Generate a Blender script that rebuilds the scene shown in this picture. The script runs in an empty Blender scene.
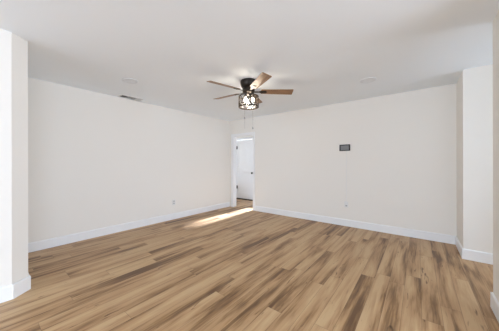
import bpy, bmesh, math, random
from mathutils import Vector, Matrix
random.seed(4)
sc = bpy.context.scene
COL = sc.collection
R = math.radians

# ------------------------------------------------------------------ camera
YAW = math.atan(168.8 / 214.4)
cam_d = bpy.data.cameras.new('camera'); cam = bpy.data.objects.new('camera', cam_d); COL.objects.link(cam)
cam.location = (0, 0, 1.237); cam.rotation_euler = (R(90), R(0.1), YAW)
cam_d.sensor_width = 36; cam_d.lens = 214.4 / 499 * 36
cam_d.shift_y = -2.2 / 499
cam_d.clip_start = 0.02
sc.camera = cam

# ------------------------------------------------------------------ world, sun, window light, hall fill, exposure
w = bpy.data.worlds.new('sky'); sc.world = w; w.use_nodes = True
bg = w.node_tree.nodes['Background']; bg.inputs[0].default_value = (0.80, 0.88, 1.0, 1); bg.inputs[1].default_value = 2.1
sd = bpy.data.lights.new('sun', 'SUN'); sd.energy = 24; sd.angle = R(5); sd.color = (0.80, 0.98, 1.35)
sun = bpy.data.objects.new('sun', sd); COL.objects.link(sun)
sun.rotation_euler = Vector((0.02, -1, -0.577)).to_track_quat('-Z', 'Y').to_euler()

def area(name, loc, direction, sx, sy, watts, color):
    d = bpy.data.lights.new(name, 'AREA'); d.shape = 'RECTANGLE'; d.size = sx; d.size_y = sy; d.energy = watts; d.color = color
    o = bpy.data.objects.new(name, d); COL.objects.link(o); o.location = loc
    o.rotation_euler = Vector(direction).to_track_quat('-Z', 'Y').to_euler()
    return o
DAY = (0.81, 1.0, 1.26)
area('rear_window_daylight', (-0.5, -6.22, 1.25), (0, 1, 0.03), 4.4, 1.9, 160, DAY)
area('side_window_daylight', (4.22, -0.2, 1.15), (-1, 0, 0.03), 3.8, 1.9, 130, DAY)
area('passage_window_daylight', (2.55, 3.30, 1.40), (-1, 0.35, -0.35), 0.8, 1.2, 13.5, DAY)
area('hall_fill_light', (-5.95, 5.16, 1.40), (1, 0.1, 0), 0.62, 1.2, 5.5, (0.97, 0.98, 1.0))  # unseen fill added to brighten the hall and its door
vs = sc.view_settings
vs.view_transform = 'Standard'; vs.look = 'None'; vs.exposure = 0.31; vs.gamma = 1.0; vs.use_curve_mapping = False
sc.cycles.use_denoising = True
sc.cycles.max_bounces = 14; sc.cycles.diffuse_bounces = 8
sc.cycles.sample_clamp_indirect = 4

# ------------------------------------------------------------------ materials
def mat(name, color, rough=0.5, metal=0.0, spec=0.5, bump=None, emit=None):
    m = bpy.data.materials.new(name); m.use_nodes = True
    nt = m.node_tree; b = nt.nodes['Principled BSDF']
    b.inputs['Base Color'].default_value = (*color, 1); b.inputs['Roughness'].default_value = rough
    b.inputs['Metallic'].default_value = metal; b.inputs['Specular IOR Level'].default_value = spec
    if bump:
        tc = nt.nodes.new('ShaderNodeTexCoord'); n = nt.nodes.new('ShaderNodeTexNoise'); bp = nt.nodes.new('ShaderNodeBump')
        n.inputs['Scale'].default_value = bump[0]; n.inputs['Detail'].default_value = 3
        bp.inputs['Strength'].default_value = bump[1]; bp.inputs['Distance'].default_value = 0.004
        nt.links.new(tc.outputs['Object'], n.inputs['Vector']); nt.links.new(n.outputs['Fac'], bp.inputs['Height'])
        nt.links.new(bp.outputs['Normal'], b.inputs['Normal'])
    if emit:
        b.inputs['Emission Color'].default_value = (*emit[0], 1); b.inputs['Emission Strength'].default_value = emit[1]
    return m

def mathn(nt, op, a, b=None, c=None):
    n = nt.nodes.new('ShaderNodeMath'); n.operation = op
    for i, v in enumerate((a, b, c)):
        if v is None: continue
        if isinstance(v, (int, float)): n.inputs[i].default_value = v
        else: nt.links.new(v, n.inputs[i])
    return n.outputs[0]
def combine(nt, x, y, z=0.0):
    n = nt.nodes.new('ShaderNodeCombineXYZ')
    for i, v in enumerate((x, y, z)):
        if isinstance(v, (int, float)): n.inputs[i].default_value = v
        else: nt.links.new(v, n.inputs[i])
    return n.outputs[0]
def noise(nt, vec, scale, detail=4, rough=0.55, dist=0.0):
    n = nt.nodes.new('ShaderNodeTexNoise'); n.inputs['Scale'].default_value = scale; n.inputs['Detail'].default_value = detail
    n.inputs['Roughness'].default_value = rough; n.inputs['Distortion'].default_value = dist
    nt.links.new(vec, n.inputs['Vector']); return n.outputs['Fac']
def ramp(nt, fac, stops):
    n = nt.nodes.new('ShaderNodeValToRGB'); e = n.color_ramp.elements
    while len(e) < len(stops): e.new(0.5)
    for k, (p, c) in enumerate(stops):
        e[k].position = p; e[k].color = (*c, 1) if len(c) == 3 else c
    nt.links.new(fac, n.inputs[0]); return n.outputs[0]
def mix(nt, mode, fac, a, b):
    n = nt.nodes.new('ShaderNodeMix'); n.data_type = 'RGBA'; n.blend_type = mode
    for sock, v in ((n.inputs[0], fac), (n.inputs[6], a), (n.inputs[7], b)):
        if isinstance(v, (int, float)): sock.default_value = v
        elif isinstance(v, tuple): sock.default_value = (*v, 1)
        else: nt.links.new(v, sock)
    return n.outputs[2]

def plank_floor():
    m = bpy.data.materials.new('oak_plank_floor'); m.use_nodes = True; nt = m.node_tree; b = nt.nodes['Principled BSDF']
    tc = nt.nodes.new('ShaderNodeTexCoord'); sp = nt.nodes.new('ShaderNodeSeparateXYZ'); nt.links.new(tc.outputs['Object'], sp.inputs[0])
    X, Y = sp.outputs[0], sp.outputs[1]
    W, L = 0.13, 1.5
    xs = mathn(nt, 'DIVIDE', mathn(nt, 'ADD', X, 20.0), W); ci = mathn(nt, 'FLOOR', xs); fx = mathn(nt, 'FRACT', xs)
    wn = nt.nodes.new('ShaderNodeTexWhiteNoise'); wn.noise_dimensions = '1D'; nt.links.new(ci, wn.inputs['W'])
    ys = mathn(nt, 'ADD', mathn(nt, 'DIVIDE', mathn(nt, 'ADD', Y, 20.0), L), wn.outputs['Value'])
    ri = mathn(nt, 'FLOOR', ys); fy = mathn(nt, 'FRACT', ys)
    wp = nt.nodes.new('ShaderNodeTexWhiteNoise'); wp.noise_dimensions = '2D'; nt.links.new(combine(nt, ci, ri), wp.inputs['Vector'])
    pid = wp.outputs['Value']
    off = mathn(nt, 'MULTIPLY', pid, 37.0)
    # broad streaks along the plank, fine grain, short dark checks
    v1 = combine(nt, mathn(nt, 'MULTIPLY', X, 10.0), mathn(nt, 'MULTIPLY', Y, 0.95), off)
    v2 = combine(nt, mathn(nt, 'MULTIPLY', X, 75.0), mathn(nt, 'MULTIPLY', Y, 3.5), off)
    v3 = combine(nt, mathn(nt, 'MULTIPLY', X, 30.0), mathn(nt, 'MULTIPLY', Y, 4.2), mathn(nt, 'ADD', off, 11.0))
    n1 = noise(nt, v1, 1.0, 4, 0.5, 0.5); n2 = noise(nt, v2, 1.0, 3, 0.6, 0.3); n3 = noise(nt, v3, 1.0, 2, 0.5, 1.0)
    wq = nt.nodes.new('ShaderNodeTexWhiteNoise'); wq.noise_dimensions = '2D'; nt.links.new(combine(nt, mathn(nt, 'ADD', ci, 71.3), mathn(nt, 'MULTIPLY', ri, 1.7)), wq.inputs['Vector'])
    darkp = mathn(nt, 'MULTIPLY', mathn(nt, 'GREATER_THAN', wq.outputs['Value'], 0.80), 0.13)     # some boards are darker throughout
    tone = mathn(nt, 'MULTIPLY_ADD', mathn(nt, 'SUBTRACT', n1, 0.5), 1.6, 0.635)
    tone = mathn(nt, 'ADD', tone, mathn(nt, 'MULTIPLY', mathn(nt, 'SUBTRACT', pid, 0.5), 0.16))
    tone = mathn(nt, 'ADD', tone, mathn(nt, 'MULTIPLY', mathn(nt, 'SUBTRACT', n2, 0.5), 0.48))
    tone = mathn(nt, 'SUBTRACT', tone, darkp)
    col = ramp(nt, tone, [(0.26, FC[0]), (0.42, FC[1]), (0.58, FC[2]), (0.85, FC[3])])
    chk = ramp(nt, n3, [(0.24, (0.28, 0.23, 0.19)), (0.33, (1, 1, 1))])
    col = mix(nt, 'MULTIPLY', 0.85, col, chk)
    # thin joints between planks
    ex = mathn(nt, 'MULTIPLY', mathn(nt, 'MINIMUM', fx, mathn(nt, 'SUBTRACT', 1.0, fx)), W)
    ey = mathn(nt, 'MULTIPLY', mathn(nt, 'MINIMUM', fy, mathn(nt, 'SUBTRACT', 1.0, fy)), L)
    ed = mathn(nt, 'MINIMUM', ex, ey)
    seam = mathn(nt, 'LESS_THAN', ed, 0.0016)
    col = mix(nt, 'MULTIPLY', mathn(nt, 'MULTIPLY', seam, 0.55), col, (0.25, 0.2, 0.16))
    nt.links.new(col, b.inputs['Base Color'])
    b.inputs['Roughness'].default_value = 0.42; b.inputs['Specular IOR Level'].default_value = 0.32
    bp = nt.nodes.new('ShaderNodeBump'); bp.inputs['Strength'].default_value = 0.25; bp.inputs['Distance'].default_value = 0.002
    nt.links.new(mathn(nt, 'SUBTRACT', n2, seam), bp.inputs['Height']); nt.links.new(bp.outputs['Normal'], b.inputs['Normal'])
    return m
FC = [(0.145, 0.074, 0.033), (0.275, 0.155, 0.069), (0.445, 0.270, 0.135), (0.55, 0.370, 0.200)]

def blade_wood():
    m = bpy.data.materials.new('walnut_blade'); m.use_nodes = True; nt = m.node_tree; b = nt.nodes['Principled BSDF']
    tc = nt.nodes.new('ShaderNodeTexCoord'); mp = nt.nodes.new('ShaderNodeMapping'); mp.inputs['Scale'].default_value = (3, 45, 10)
    nt.links.new(tc.outputs['Object'], mp.inputs['Vector'])
    n = noise(nt, mp.outputs[0], 1.0, 4, 0.6, 0.6)
    nt.links.new(ramp(nt, n, [(0.3, (0.15, 0.075, 0.032)), (0.55, (0.27, 0.145, 0.065)), (0.8, (0.36, 0.21, 0.10))]), b.inputs['Base Color'])
    b.inputs['Roughness'].default_value = 0.38
    return m

M = dict(
    wall=mat('warm_white_wall_paint', (0.85, 0.82, 0.77), 0.75, spec=0.25, bump=(90, 0.10)),
    ceil=mat('white_ceiling_paint', (0.885, 0.94, 0.99), 0.85, spec=0.2, bump=(60, 0.12)),
    trim=mat('white_trim_paint', (0.87, 0.875, 0.88), 0.35),
    door=mat('white_door_paint', (0.84, 0.85, 0.86), 0.4),
    bronze=mat('dark_bronze_metal', (0.028, 0.022, 0.018), 0.32, 0.75),
    cage=mat('brushed_bronze_wire', (0.035, 0.025, 0.018), 0.45, 0.5),
    black=mat('black_hardware', (0.02, 0.02, 0.02), 0.4, 0.5),
    blade=blade_wood(),
    bulb=mat('warm_bulb_glass', (1, 0.9, 0.75), 0.3, emit=((1.0, 0.88, 0.72), 110.0)),
    plastic=mat('white_plastic', (0.78, 0.78, 0.77), 0.4),
    socket=mat('grey_socket_face', (0.50, 0.50, 0.49), 0.4),
    slot=mat('dark_slot', (0.05, 0.05, 0.05), 0.6),
    frame=mat('charcoal_panel_plastic', (0.03, 0.028, 0.027), 0.75, spec=0.2),
    screen=mat('grey_panel_screen', (0.205, 0.20, 0.195), 0.4),
    vent=mat('white_register_metal', (0.74, 0.74, 0.74), 0.45),
    duct=mat('dark_duct', (0.04, 0.04, 0.042), 0.8),
    lens=mat('milky_lens', (0.79, 0.83, 0.87), 0.35),
    can=mat('pale_grey_trim_ring', (0.75, 0.79, 0.83), 0.5),
    chain=mat('antique_chain', (0.30, 0.28, 0.26), 0.35, 0.6),
    gap_shade=mat('dark_gap_shade_paint', (0.06, 0.045, 0.035), 0.5, 0.4),  # dark colour standing in for the shade under the hall door
)
M['floor'] = plank_floor()
g = bpy.data.materials.new('seeded_glass'); g.use_nodes = True; nt = g.node_tree
for n in list(nt.nodes):
    if n.type != 'OUTPUT_MATERIAL': nt.nodes.remove(n)
tr = nt.nodes.new('ShaderNodeBsdfTransparent'); gl = nt.nodes.new('ShaderNodeBsdfGlossy'); tl = nt.nodes.new('ShaderNodeBsdfTranslucent')
gl.inputs['Roughness'].default_value = 0.08; tl.inputs[0].default_value = (0.95, 0.93, 0.88, 1)
m1 = nt.nodes.new('ShaderNodeMixShader'); m1.inputs[0].default_value = 0.07; m2 = nt.nodes.new('ShaderNodeMixShader'); m2.inputs[0].default_value = 0.03
nt.links.new(tr.outputs[0], m1.inputs[1]); nt.links.new(gl.outputs[0], m1.inputs[2])
nt.links.new(m1.outputs[0], m2.inputs[1]); nt.links.new(tl.outputs[0], m2.inputs[2])
nt.links.new(m2.outputs[0], nt.nodes['Material Output'].inputs[0]); M['glass'] = g

# ------------------------------------------------------------------ mesh helpers
def link(name, bm, m, parent=None, loc=None, smooth=False):
    bmesh.ops.recalc_face_normals(bm, faces=bm.faces)
    me = bpy.data.meshes.new(name); bm.to_mesh(me); bm.free(); me.materials.append(m)
    if smooth:
        for p in me.polygons: p.use_smooth = True
        me.set_sharp_from_angle(angle=R(40))
    o = bpy.data.objects.new(name, me); COL.objects.link(o)
    if parent: o.parent = parent
    if loc is not None: o.location = loc
    return o
def box(bm, x0, x1, y0, y1, z0, z1, bev=0.0):
    r = bmesh.ops.create_cube(bm, size=1, matrix=Matrix.Translation(((x0+x1)/2, (y0+y1)/2, (z0+z1)/2)) @ Matrix.Diagonal((x1-x0, y1-y0, z1-z0, 1)))
    if bev:
        es = list({e for v in r['verts'] for e in v.link_edges})
        bmesh.ops.bevel(bm, geom=es, offset=bev, segments=2, affect='EDGES', profile=0.6)
def prism(bm, pts, axis, a, b):
    """extrude a 2D outline: axis 'z' -> pts are (x, y); axis 'y' -> pts are (x, z); axis 'x' -> pts are (y, z)"""
    def at(p, t): return {'z': (p[0], p[1], t), 'y': (p[0], t, p[1]), 'x': (t, p[0], p[1])}[axis]
    lo = [bm.verts.new(at(p, a)) for p in pts]; hi = [bm.verts.new(at(p, b)) for p in pts]
    n = len(pts)
    for i in range(n): bm.faces.new((lo[i], lo[(i+1) % n], hi[(i+1) % n], hi[i]))
    f0 = bm.faces.new(lo); f1 = bm.faces.new(list(reversed(hi)))
    f0.normal_update(); f1.normal_update()
    bmesh.ops.triangulate(bm, faces=[f0, f1])
def lathe(bm, prof, seg=32, cx=0, cy=0):
    rings = []
    for r, z in prof:
        if r < 1e-6: rings.append([bm.verts.new((cx, cy, z))])
        else: rings.append([bm.verts.new((cx + r*math.cos(2*math.pi*i/seg), cy + r*math.sin(2*math.pi*i/seg), z)) for i in range(seg)])
    for A, B in zip(rings, rings[1:]):
        for i in range(seg):
            j = (i+1) % seg
            if len(A) == 1 and len(B) == 1: continue
            if len(A) == 1: bm.faces.new((A[0], B[i], B[j]))
            elif len(B) == 1: bm.faces.new((A[i], A[j], B[0]))
            else: bm.faces.new((A[i], A[j], B[j], B[i]))
def tube(bm, pts, r, seg=8, closed=False):
    pts = [Vector(p) for p in pts]; n = len(pts); rings = []
    for i, p in enumerate(pts):
        a = pts[(i-1) % n] if (closed or i) else p; b = pts[(i+1) % n] if (closed or i < n-1) else p
        t = (b - a).normalized(); u = t.orthogonal().normalized() if abs(t.z) > 0.98 else t.cross(Vector((0, 0, 1))).normalized()
        v = t.cross(u)
        rings.append([bm.verts.new(p + r*(math.cos(2*math.pi*k/seg)*u + math.sin(2*math.pi*k/seg)*v)) for k in range(seg)])
    m = n if closed else n-1
    for i in range(m):
        A, B = rings[i], rings[(i+1) % n]
        for k in range(seg): bm.faces.new((A[k], A[(k+1) % seg], B[(k+1) % seg], B[k]))
    if not closed:
        bm.faces.new(rings[0]); bm.faces.new(list(reversed(rings[-1])))
def circ(r, z, n=40): return [(r*math.cos(2*math.pi*i/n), r*math.sin(2*math.pi*i/n), z) for i in range(n)]
def struct(name, bm, m, parent=None, **k):
    o = link(name, bm, m, parent, **k)
    if not parent: o['kind'] = 'structure'
    return o
def empty(name, loc, rz=0.0, label=None, cat=None, group=None, kind=None):
    o = bpy.data.objects.new(name, None); COL.objects.link(o); o.location = loc; o.rotation_euler = (0, 0, rz); o.empty_display_size = 0.1
    if label: o['label'] = label; o['category'] = cat
    if group: o['group'] = group
    if kind: o['kind'] = kind
    return o
def tag(o, label, cat, group=None):
    o['label'] = label; o['category'] = cat
    if group: o['group'] = group
    return o

# ------------------------------------------------------------------ room shell
H = 2.44; XL = -4.265; YB = 4.49; XR = 0.455; YC = 3.885; XD = 0.50; YD = 2.72; XA = -2.925; YR = -6.00
DX0, DX1, DZ = -4.13, -3.41, 2.00           # doorway in the back wall
HY = 5.60                                   # far wall of the hall
bm = bmesh.new(); box(bm, -6.0, 4.12, -6.2, 5.75, -0.12, 0.0); struct('floor', bm, M['floor'])
bm = bmesh.new(); box(bm, -6.0, 4.12, -6.2, 5.75, H, H + 0.15); struct('ceiling', bm, M['ceil'])
bm = bmesh.new(); box(bm, XL - 0.12, XL, 0.31, YB, 0, H); struct('wall_left', bm, M['wall'])
bm = bmesh.new(); prism(bm, [(XA, YR), (XA, 0.195), (XA - 0.095, 0.31), (XL - 0.12, 0.31), (XL - 0.12, 0.19), (XA - 0.12, 0.19), (XA - 0.12, YR)], 'z', 0, H)
struct('wall_left_front', bm, M['wall'])
bm = bmesh.new(); prism(bm, [(-5.75, 0), (DX0, 0), (DX0, DZ), (DX1, DZ), (DX1, 0), (XR + 0.12, 0), (XR + 0.12, H), (-5.75, H)], 'y', YB, YB + 0.12)
struct('wall_back', bm, M['wall'])
bm = bmesh.new(); prism(bm, [(XR, YB), (XR, YC), (2.3, YC), (2.3, YC + 0.12), (XR + 0.12, YC + 0.12), (XR + 0.12, YB)], 'z', 0, H)
struct('wall_right', bm, M['wall'])
# rear wall (behind the camera) with its window, passage end wall with a window, hall walls
def wall_hole(name, axis, a0, a1, t0, t1, holes):
    bm = bmesh.new(); xs = sorted({a0, a1, *[v for h in holes for v in h[:2]]})
    for u0, u1 in zip(xs, xs[1:]):
        hs = sorted([h for h in holes if h[0] <= u0 + 1e-6 and h[1] >= u1 - 1e-6], key=lambda h: h[2]); z = 0
        for h in hs + [(0, 0, H, H)]:
            if h[2] > z + 1e-6:
                if axis == 'y': box(bm, u0, u1, t0, t1, z, h[2])
                else: box(bm, t0, t1, u0, u1, z, h[2])
            z = h[3]
    return struct(name, bm, M['wall'])
YE = 2.0                                    # the room opens to the right in front of this wall end
bm = bmesh.new(); prism(bm, [(XD, YE), (XD, YD), (2.3, YD), (2.3, YD - 0.12), (XD + 0.12, YD - 0.12), (XD + 0.12, YE + 0.12), (4.0, YE + 0.12), (4.0, YE)], 'z', 0, H)
struct('wall_right_front', bm, M['wall'])
wall_hole('wall_side', 'x', YR - 0.12, YE + 0.12, 4.0, 4.12, [(-2.1, 1.7, 0.20, 2.10)])
wall_hole('wall_rear', 'y', XA - 0.12, 4.0, YR - 0.12, YR, [(-2.7, 1.7, 0.30, 2.20)])
wall_hole('wall_passage', 'x', YD - 0.12, YC + 0.12, 2.3, 2.42, [(2.90, 3.70, 0.80, 2.00)])
wall_hole('wall_hall', 'y', -5.75, -2.2, HY, HY + 0.12, [(-5.045, -4.215, 0.0, 2.05), (-3.80, -3.15, 0.52, 1.78)])
wall_hole('wall_hall_left', 'x', YB, HY + 0.12, -5.87, -5.75, [(4.84, 5.48, 0.78, 2.02)])  # opening added to let the hall fill light in, out of view
bm = bmesh.new(); box(bm, -2.2, -2.08, YB + 0.12, HY + 0.12, 0, H); struct('wall_hall_right', bm, M['wall'])
def window(name, axis, a0, a1, z0, z1, t0, t1, bars):
    bm = bmesh.new(); f = 0.05
    def bx(u0, u1, v0, v1):
        if axis == 'y': box(bm, u0, u1, t0, t1, v0, v1, 0.004)
        else: box(bm, t0, t1, u0, u1, v0, v1, 0.004)
    bx(a0, a1, z0, z0 + f); bx(a0, a1, z1 - f, z1); bx(a0, a0 + f, z0 + f, z1 - f); bx(a1 - f, a1, z0 + f, z1 - f)
    for k in range(bars):
        c = a0 + (a1 - a0)*(k + 1)/(bars + 1); bx(c - 0.025, c + 0.025, z0 + f, z1 - f)
    struct(name, bm, M['trim'])
window('window_1', 'y', -2.7, 1.7, 0.30, 2.20, YR - 0.09, YR - 0.03, 2)
window('window_4', 'x', -2.1, 1.7, 0.20, 2.10, 4.03, 4.09, 2)
window('hall_fill_frame', 'x', 4.84, 5.48, 0.78, 2.02, -5.84, -5.78, 0)  # frame round the opening added for the hall fill
window('window_2', 'x', 2.90, 3.70, 0.80, 2.00, 2.33, 2.39, 0)

# baseboards, each a run with an eased top edge
BH, BT = 0.132, 0.014
def run(bm, p, q, n):
    p, q, n = Vector(p), Vector(q), Vector(n).normalized()
    prof = [(0, 0), (BT, 0), (BT, BH - 0.012), (BT - 0.004, BH - 0.004), (0.004, BH), (0, BH)]
    A = [bm.verts.new((p.x + n.x*d, p.y + n.y*d, z)) for d, z in prof]; B = [bm.verts.new((q.x + n.x*d, q.y + n.y*d, z)) for d, z in prof]
    k = len(prof)
    for i in range(k): bm.faces.new((A[i], A[(i+1) % k], B[(i+1) % k], B[i]))
    bm.faces.new(A); bm.faces.new(list(reversed(B)))
def base(name, runs):
    bm = bmesh.new()
    for r_ in runs: run(bm, *r_)
    struct(name, bm, M['trim'])
base('baseboard_left', [((XL, 0.325), (XL, YB - 0.012), (1, 0))])
base('baseboard_back', [((DX1 + 0.064, YB), (XR - 0.0, YB), (0, -1))])
base('baseboard_right', [((XR, YB - BT), (XR, YC), (-1, 0)), ((XR - BT, YC), (2.29, YC), (0, -1))])
base('baseboard_right_front', [((XD, YE), (XD, YD), (-1, 0)), ((XD - BT, YE), (3.99, YE), (0, -1)), ((XD - BT, YD), (2.29, YD), (0, 1))])
base('baseboard_left_front', [((XA, YR + 0.01), (XA, 0.195 + 0.006), (1, 0)), ((XA + 0.009, 0.195 - 0.002), (XA - 0.095 - 0.002, 0.31 + 0.0085), (0.115, 0.095)),
                              ((XA - 0.095 + 0.008, 0.31), (XL + BT + 0.002, 0.31), (0, 1))])
base('baseboard_hall', [((-4.14, HY), (-2.22, HY), (0, -1)), ((-5.74, HY), (-5.12, HY), (0, -1))])

# doorway casing and jamb
bm = bmesh.new(); c = 0.062; y0 = YB - 0.016
def casing(bm, x0, x1, zt, ya, yb):
    prism(bm, [(x0 - c, 0.0), (x0, 0.0), (x0, zt), (x1, zt), (x1, 0.0), (x1 + c, 0.0), (x1 + c, zt + c), (x0 - c, zt + c)], 'y', ya, yb)
casing(bm, DX0 + 0.004, DX1 - 0.004, DZ - 0.004, y0, YB)
casing(bm, DX0 + 0.004, DX1 - 0.004, DZ - 0.004, YB + 0.12, YB + 0.136)
prism(bm, [(DX0, 0), (DX0 + 0.016, 0), (DX0 + 0.016, DZ - 0.016), (DX1 - 0.016, DZ - 0.016), (DX1 - 0.016, 0), (DX1, 0), (DX1, DZ), (DX0, DZ)], 'y', YB - 0.002, YB + 0.122)
struct('trim_1', bm, M['trim'])
# casing of the far hall door
bm = bmesh.new(); prism(bm, [(-5.045 - c, 0), (-5.04, 0), (-5.04, 2.045), (-4.22, 2.045), (-4.22, 0), (-4.22 + c, 0), (-4.22 + c, 2.045 + c), (-5.045 - c, 2.045 + c)], 'y', HY - 0.016, HY)
struct('trim_2', bm, M['trim'])
# window casing in the hall
window('window_3', 'y', -3.80, -3.15, 0.52, 1.78, HY + 0.03, HY + 0.09, 0)

# closed white panel door at the far side of the hall
dr = empty('door_1', (-5.032, HY + 0.03, 0.0), kind='structure')
dw, z0, z1 = 0.80, 0.035, 2.035
bm = bmesh.new(); box(bm, 0, dw, 0.010, 0.045, z0, z1)
st = 0.11
for (a, b2, lo, hi) in ((0, st, z0, z1), (dw - st, dw, z0, z1), (st, dw - st, z0, z0 + 0.2), (st, dw - st, 0.93, 1.05), (st, dw - st, z1 - 0.12, z1)):
    box(bm, a, b2, 0, 0.012, lo, hi, 0.003)
link('leaf', bm, M['door'], dr)
for zc in (1.78, 0.41, 1.10)[:2]:
    bm = bmesh.new(); tube(bm, [(0.045, -0.010, zc - 0.055), (0.045, -0.010, zc + 0.055)], 0.011, 10); box(bm, 0.02, 0.07, -0.004, 0.003, zc - 0.05, zc + 0.05)
    link('hinge', bm, M['black'], dr)
bm = bmesh.new(); zc = 0.915; xk = 0.735
bmk = bmesh.new(); lathe(bmk, [(0, 0), (0.034, 0), (0.034, 0.006), (0.013, 0.010), (0.013, 0.035), (0.026, 0.042), (0.031, 0.055), (0.026, 0.068), (0, 0.072)], 24)
bmesh.ops.transform(bmk, matrix=Matrix.Translation((xk, 0, zc)) @ Matrix.Rotation(R(90), 4, 'X'), verts=bmk.verts); bm.free()
link('door_knob', bmk, M['black'], dr, smooth=True)
bm = bmesh.new(); prism(bm, [(-0.012, 0.0), (-0.03, 0.0), (-0.02, 0.022), (0.05, 0.030), (0.05, 0.0)], 'x', 0.0, dw); link('gap_shade', bm, M['gap_shade'], dr)  # dark strip painting the shadow line in the gap below the leaf

# ------------------------------------------------------------------ ceiling fan
fan = empty('ceiling_fan', (-1.95, 2.46, H), YAW, 'flush ceiling fan with five walnut blades, dark bronze housing and lit wire cage', 'ceiling fan')
bm = bmesh.new(); lathe(bm, [(0, 0), (0.118, 0), (0.122, -0.012), (0.120, -0.050), (0.108, -0.085), (0.088, -0.108), (0, -0.108)], 40)
link('housing', bm, M['bronze'], fan, smooth=True)
bm = bmesh.new(); lathe(bm, [(0, -0.104), (0.082, -0.106), (0.090, -0.118), (0.090, -0.165), (0.074, -0.180), (0.045, -0.190), (0.040, -0.215), (0, -0.215)], 40)
link('motor', bm, M['bronze'], fan, smooth=True)
BZ, PITCH = -0.153, R(14)
def rounded_blade():
    bm = bmesh.new(); pts = []
    r0, r1, w0, w1, t, cr = 0.18, 0.65, 0.052, 0.066, 0.006, 0.014
    def corner(cx, cy, a0):
        for k in range(5):
            a = a0 + R(90)*k/4; pts.append((cx + cr*math.cos(a), cy + cr*math.sin(a)))
    corner(r1 - cr, w1 - cr, 0); corner(r0 + cr, w0 - cr, R(90)); corner(r0 + cr, -w0 + cr, R(180)); corner(r1 - cr, -w1 + cr, R(270))
    prism(bm, pts, 'z', -t/2, t/2); return bm
def blade_iron():
    bm = bmesh.new()
    prism(bm, [(0.075, -0.018), (0.15, -0.014), (0.19, -0.036), (0.255, -0.030), (0.27, 0.0), (0.255, 0.030), (0.19, 0.036), (0.15, 0.014), (0.075, 0.018)], 'z', -0.0085, -0.0032)
    for x, y in ((0.205, 0.020), (0.205, -0.020), (0.245, 0.0)):
        bmesh.ops.create_uvsphere(bm, u_segments=8, v_segments=5, radius=0.006, matrix=Matrix.Translation((x, y, -0.009)))
    return bm
bl0 = None
for k in range(5):
    a = R(2 - 72*k)
    if k == 0:
        bl0 = link('blade', rounded_blade(), M['blade'], fan); ir0 = link('blade_iron', blade_iron(), M['bronze'], bl0); bl, ir = bl0, ir0
    else:
        bl = bl0.copy(); COL.objects.link(bl); bl.parent = fan; ir = ir0.copy(); COL.objects.link(ir); ir.parent = bl
    bl.matrix_local = Matrix.Translation((0, 0, BZ)) @ Matrix.Rotation(a, 4, 'Z') @ Matrix.Rotation(-PITCH, 4, 'X')
# light kit: ringed wire cage round three warm bulbs over a glass dish
CT, CB, CR = -0.228, -0.378, 0.140
bm = bmesh.new()
for z, r in ((CT, 0.008), (CB, 0.0095), (CB + 0.035, 0.005)): tube(bm, circ(CR, z), r, 8, True)
for k in range(10):
    a = 2*math.pi*k/10; b2 = a + 2*math.pi/10
    for s, e in ((a, b2), (b2, a)):
        pts = []
        for q in range(7):
            t = q/6; th = s + (e - s)*t; rr = CR + 0.006*math.sin(math.pi*t); pts.append((rr*math.cos(th), rr*math.sin(th), CT + (CB - CT)*t))
        tube(bm, pts, 0.0055, 6)
for k in range(3):
    a = 2*math.pi*k/3 + 0.4; tube(bm, [(0.03*math.cos(a), 0.03*math.sin(a), -0.208), (CR*math.cos(a), CR*math.sin(a), CT)], 0.005, 6)
link('light_cage', bm, M['cage'], fan, smooth=True)
bm = bmesh.new(); lathe(bm, [(0, -0.378), (0.09, -0.376), (0.126, -0.368), (0.132, -0.345), (0.129, -0.345), (0.123, -0.365), (0.09, -0.372), (0, -0.374)], 40)
link('glass_dish', bm, M['glass'], fan, smooth=True)
for k in range(3):
    a = R(-15 + 120*k); x, y = 0.062*math.cos(a), 0.062*math.sin(a)
    bm = bmesh.new(); lathe(bm, [(0, -0.205), (0.017, -0.205), (0.019, -0.245), (0.014, -0.252), (0, -0.252)], 16); s_ = link('lamp_socket', bm, M['bronze'], fan, (x, y, 0), True)
    tube_bm = bmesh.new(); lathe(tube_bm, [(0, -0.250), (0.011, -0.252), (0.012, -0.268), (0.017, -0.286), (0.0185, -0.298), (0.014, -0.311), (0, -0.317)], 18)
    b_ = link('bulb', tube_bm, M['bulb'], fan, (x, y, 0), True)
for (x, y, zend, fob) in ((-0.058, -0.03, -0.70, -0.545), (0.060, -0.02, -0.70, -0.69)):
    bm = bmesh.new(); tube(bm, [(x*0.6, y*0.6, -0.212), (x, y, -0.24), (x, y, zend)], 0.0014, 6)
    ch = link('pull_chain', bm, M['chain'], fan)
    bm = bmesh.new(); lathe(bm, [(0, fob + 0.018), (0.004, fob + 0.016), (0.009, fob - 0.004), (0.007, fob - 0.014), (0, fob - 0.018)], 12, x, y)
    link('pull_fob', bm, M['chain'], ch, smooth=True)

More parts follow.
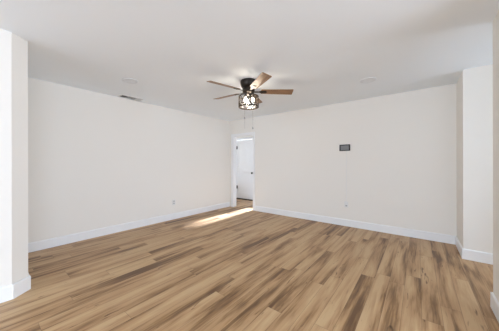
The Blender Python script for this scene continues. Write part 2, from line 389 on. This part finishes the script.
# ------------------------------------------------------------------ ceiling register and recessed lights
vt = empty('ceiling_vent', (-4.125, 1.74, H), R(90), 'white louvered air vent in ceiling beside the left wall', 'vent')
bm = bmesh.new(); L2, W2, f = 0.185, 0.085, 0.022
for b in ((-L2, L2, -W2, -W2 + f), (-L2, L2, W2 - f, W2), (-L2, -L2 + f, -W2 + f, W2 - f), (L2 - f, L2, -W2 + f, W2 - f), (-0.076, -0.066, -W2 + f, W2 - f), (0.084, 0.094, -W2 + f, W2 - f)):
    box(bm, *b, -0.008, 0.0, 0.002)
link('frame', bm, M['vent'], vt)
bm = bmesh.new(); box(bm, -L2 + 0.01, L2 - 0.01, -W2 + 0.01, W2 - 0.01, -0.0012, -0.0002); link('duct_opening', bm, M['duct'], vt)
def slat(bm, cx, cy, length, along, tilt):
    mm = Matrix.Translation((cx, cy, -0.010)) @ (Matrix.Identity(4) if along == 'x' else Matrix.Rotation(R(90), 4, 'Z')) @ Matrix.Rotation(R(tilt), 4, 'X') @ Matrix.Diagonal((length, 0.017, 0.0015, 1))
    bmesh.ops.create_cube(bm, size=1, matrix=mm)
bm = bmesh.new()
for k in range(5): slat(bm, -0.152 + 0.018*k, 0, 2*(W2 - f), 'y', -42)
link('louver', bm, M['vent'], vt)
bm = bmesh.new()
for k in range(7): slat(bm, 0.009, -0.054 + 0.018*k, 0.148, 'x', 25)
link('louver', bm, M['vent'], vt)
bm = bmesh.new()
for k in range(4): slat(bm, 0.104 + 0.018*k, 0, 2*(W2 - f), 'y', 42)
link('louver', bm, M['vent'], vt)

def downlight(loc, label):
    t = empty('recessed_light', (*loc, H), 0, label, 'ceiling light', 'round ceiling discs')
    bm = bmesh.new(); lathe(bm, [(0.078, -0.003), (0.082, -0.008), (0.096, -0.009), (0.105, -0.004), (0.106, 0.0), (0.078, 0.0), (0.078, -0.003)], 40); link('trim_ring', bm, M['can'], t, smooth=True)
    bm = bmesh.new(); lathe(bm, [(0, -0.004), (0.079, -0.004), (0.079, -0.001), (0, -0.001)], 40); link('lens', bm, M['lens'], t, smooth=True)
downlight((-3.29, 1.375), 'unlit flush round ceiling light above the vent, between fan and left wall')
downlight((-0.575, 3.512), 'unlit flush round ceiling light right of the fan, toward the right wall')

# ------------------------------------------------------------------ wall panel, cord, outlets
pn = empty('control_panel', (-1.138, YB, 1.541), 0, 'small dark rectangular control panel with grey screen mounted on back wall', 'control panel')
bm = bmesh.new(); hw, hh = 0.098, 0.062
box(bm, -hw, hw, -0.006, 0.0, -hh, hh)
for b in ((-hw, hw, -hh, -hh + 0.016), (-hw, hw, hh - 0.018, hh), (-hw, -hw + 0.022, -hh + 0.016, hh - 0.018), (hw - 0.020, hw, -hh + 0.016, hh - 0.018)):
    box(bm, b[0], b[1], -0.024, -0.004, b[2], b[3], 0.003)
link('frame', bm, M['frame'], pn)
bm = bmesh.new(); box(bm, -hw + 0.015, hw - 0.015, -0.019, -0.006, -hh + 0.014, hh - 0.016); link('screen', bm, M['screen'], pn)
bm = bmesh.new(); xo = -1.112
tube(bm, [(xo + 0.006, YB - 0.006, 1.48), (xo + 0.004, YB - 0.004, 1.2), (xo + 0.001, YB - 0.004, 0.9), (xo + 0.002, YB - 0.004, 0.62), (xo, YB - 0.016, 0.47), (xo, YB - 0.022, 0.452)], 0.0035, 8)
tag(link('cable', bm, M['plastic']), 'thin white cord running down back wall from the dark panel to the outlet', 'cord')
def outlet(loc, rz, label):
    t = empty('wall_outlet', loc, rz, label, 'outlet', 'wall outlets')
    bm = bmesh.new(); box(bm, -0.036, 0.036, -0.006, 0, -0.058, 0.058, 0.003); link('cover_plate', bm, M['plastic'], t)
    for z in (-0.024, 0.024):
        bm = bmesh.new(); prism(bm, [(0.017*math.cos(a), z + max(-0.0135, min(0.0135, 0.017*math.sin(a)))) for a in [2*math.pi*k/20 for k in range(20)]], 'y', -0.0085, -0.005)
        s_ = link('socket', bm, M['socket'], t)
        bm = bmesh.new(); box(bm, -0.008, -0.005, -0.009, -0.008, z - 0.001, z + 0.008); box(bm, 0.005, 0.008, -0.009, -0.008, z - 0.001, z + 0.008); box(bm, -0.0025, 0.0025, -0.009, -0.008, z - 0.009, z - 0.004)
        link('slot', bm, M['slot'], s_)
    return t
outlet((XL, 2.70, 0.375), R(90), 'white duplex outlet low on the left wall with nothing plugged in')
outlet((xo, YB, 0.425), 0, 'white outlet low on back wall under the dark panel')
bm = bmesh.new(); box(bm, xo - 0.016, xo + 0.016, YB - 0.034, YB - 0.009, 0.434, 0.464, 0.004)
tag(link('power_plug', bm, M['plastic']), 'small white plug at the end of the cord in the back wall outlet', 'plug')
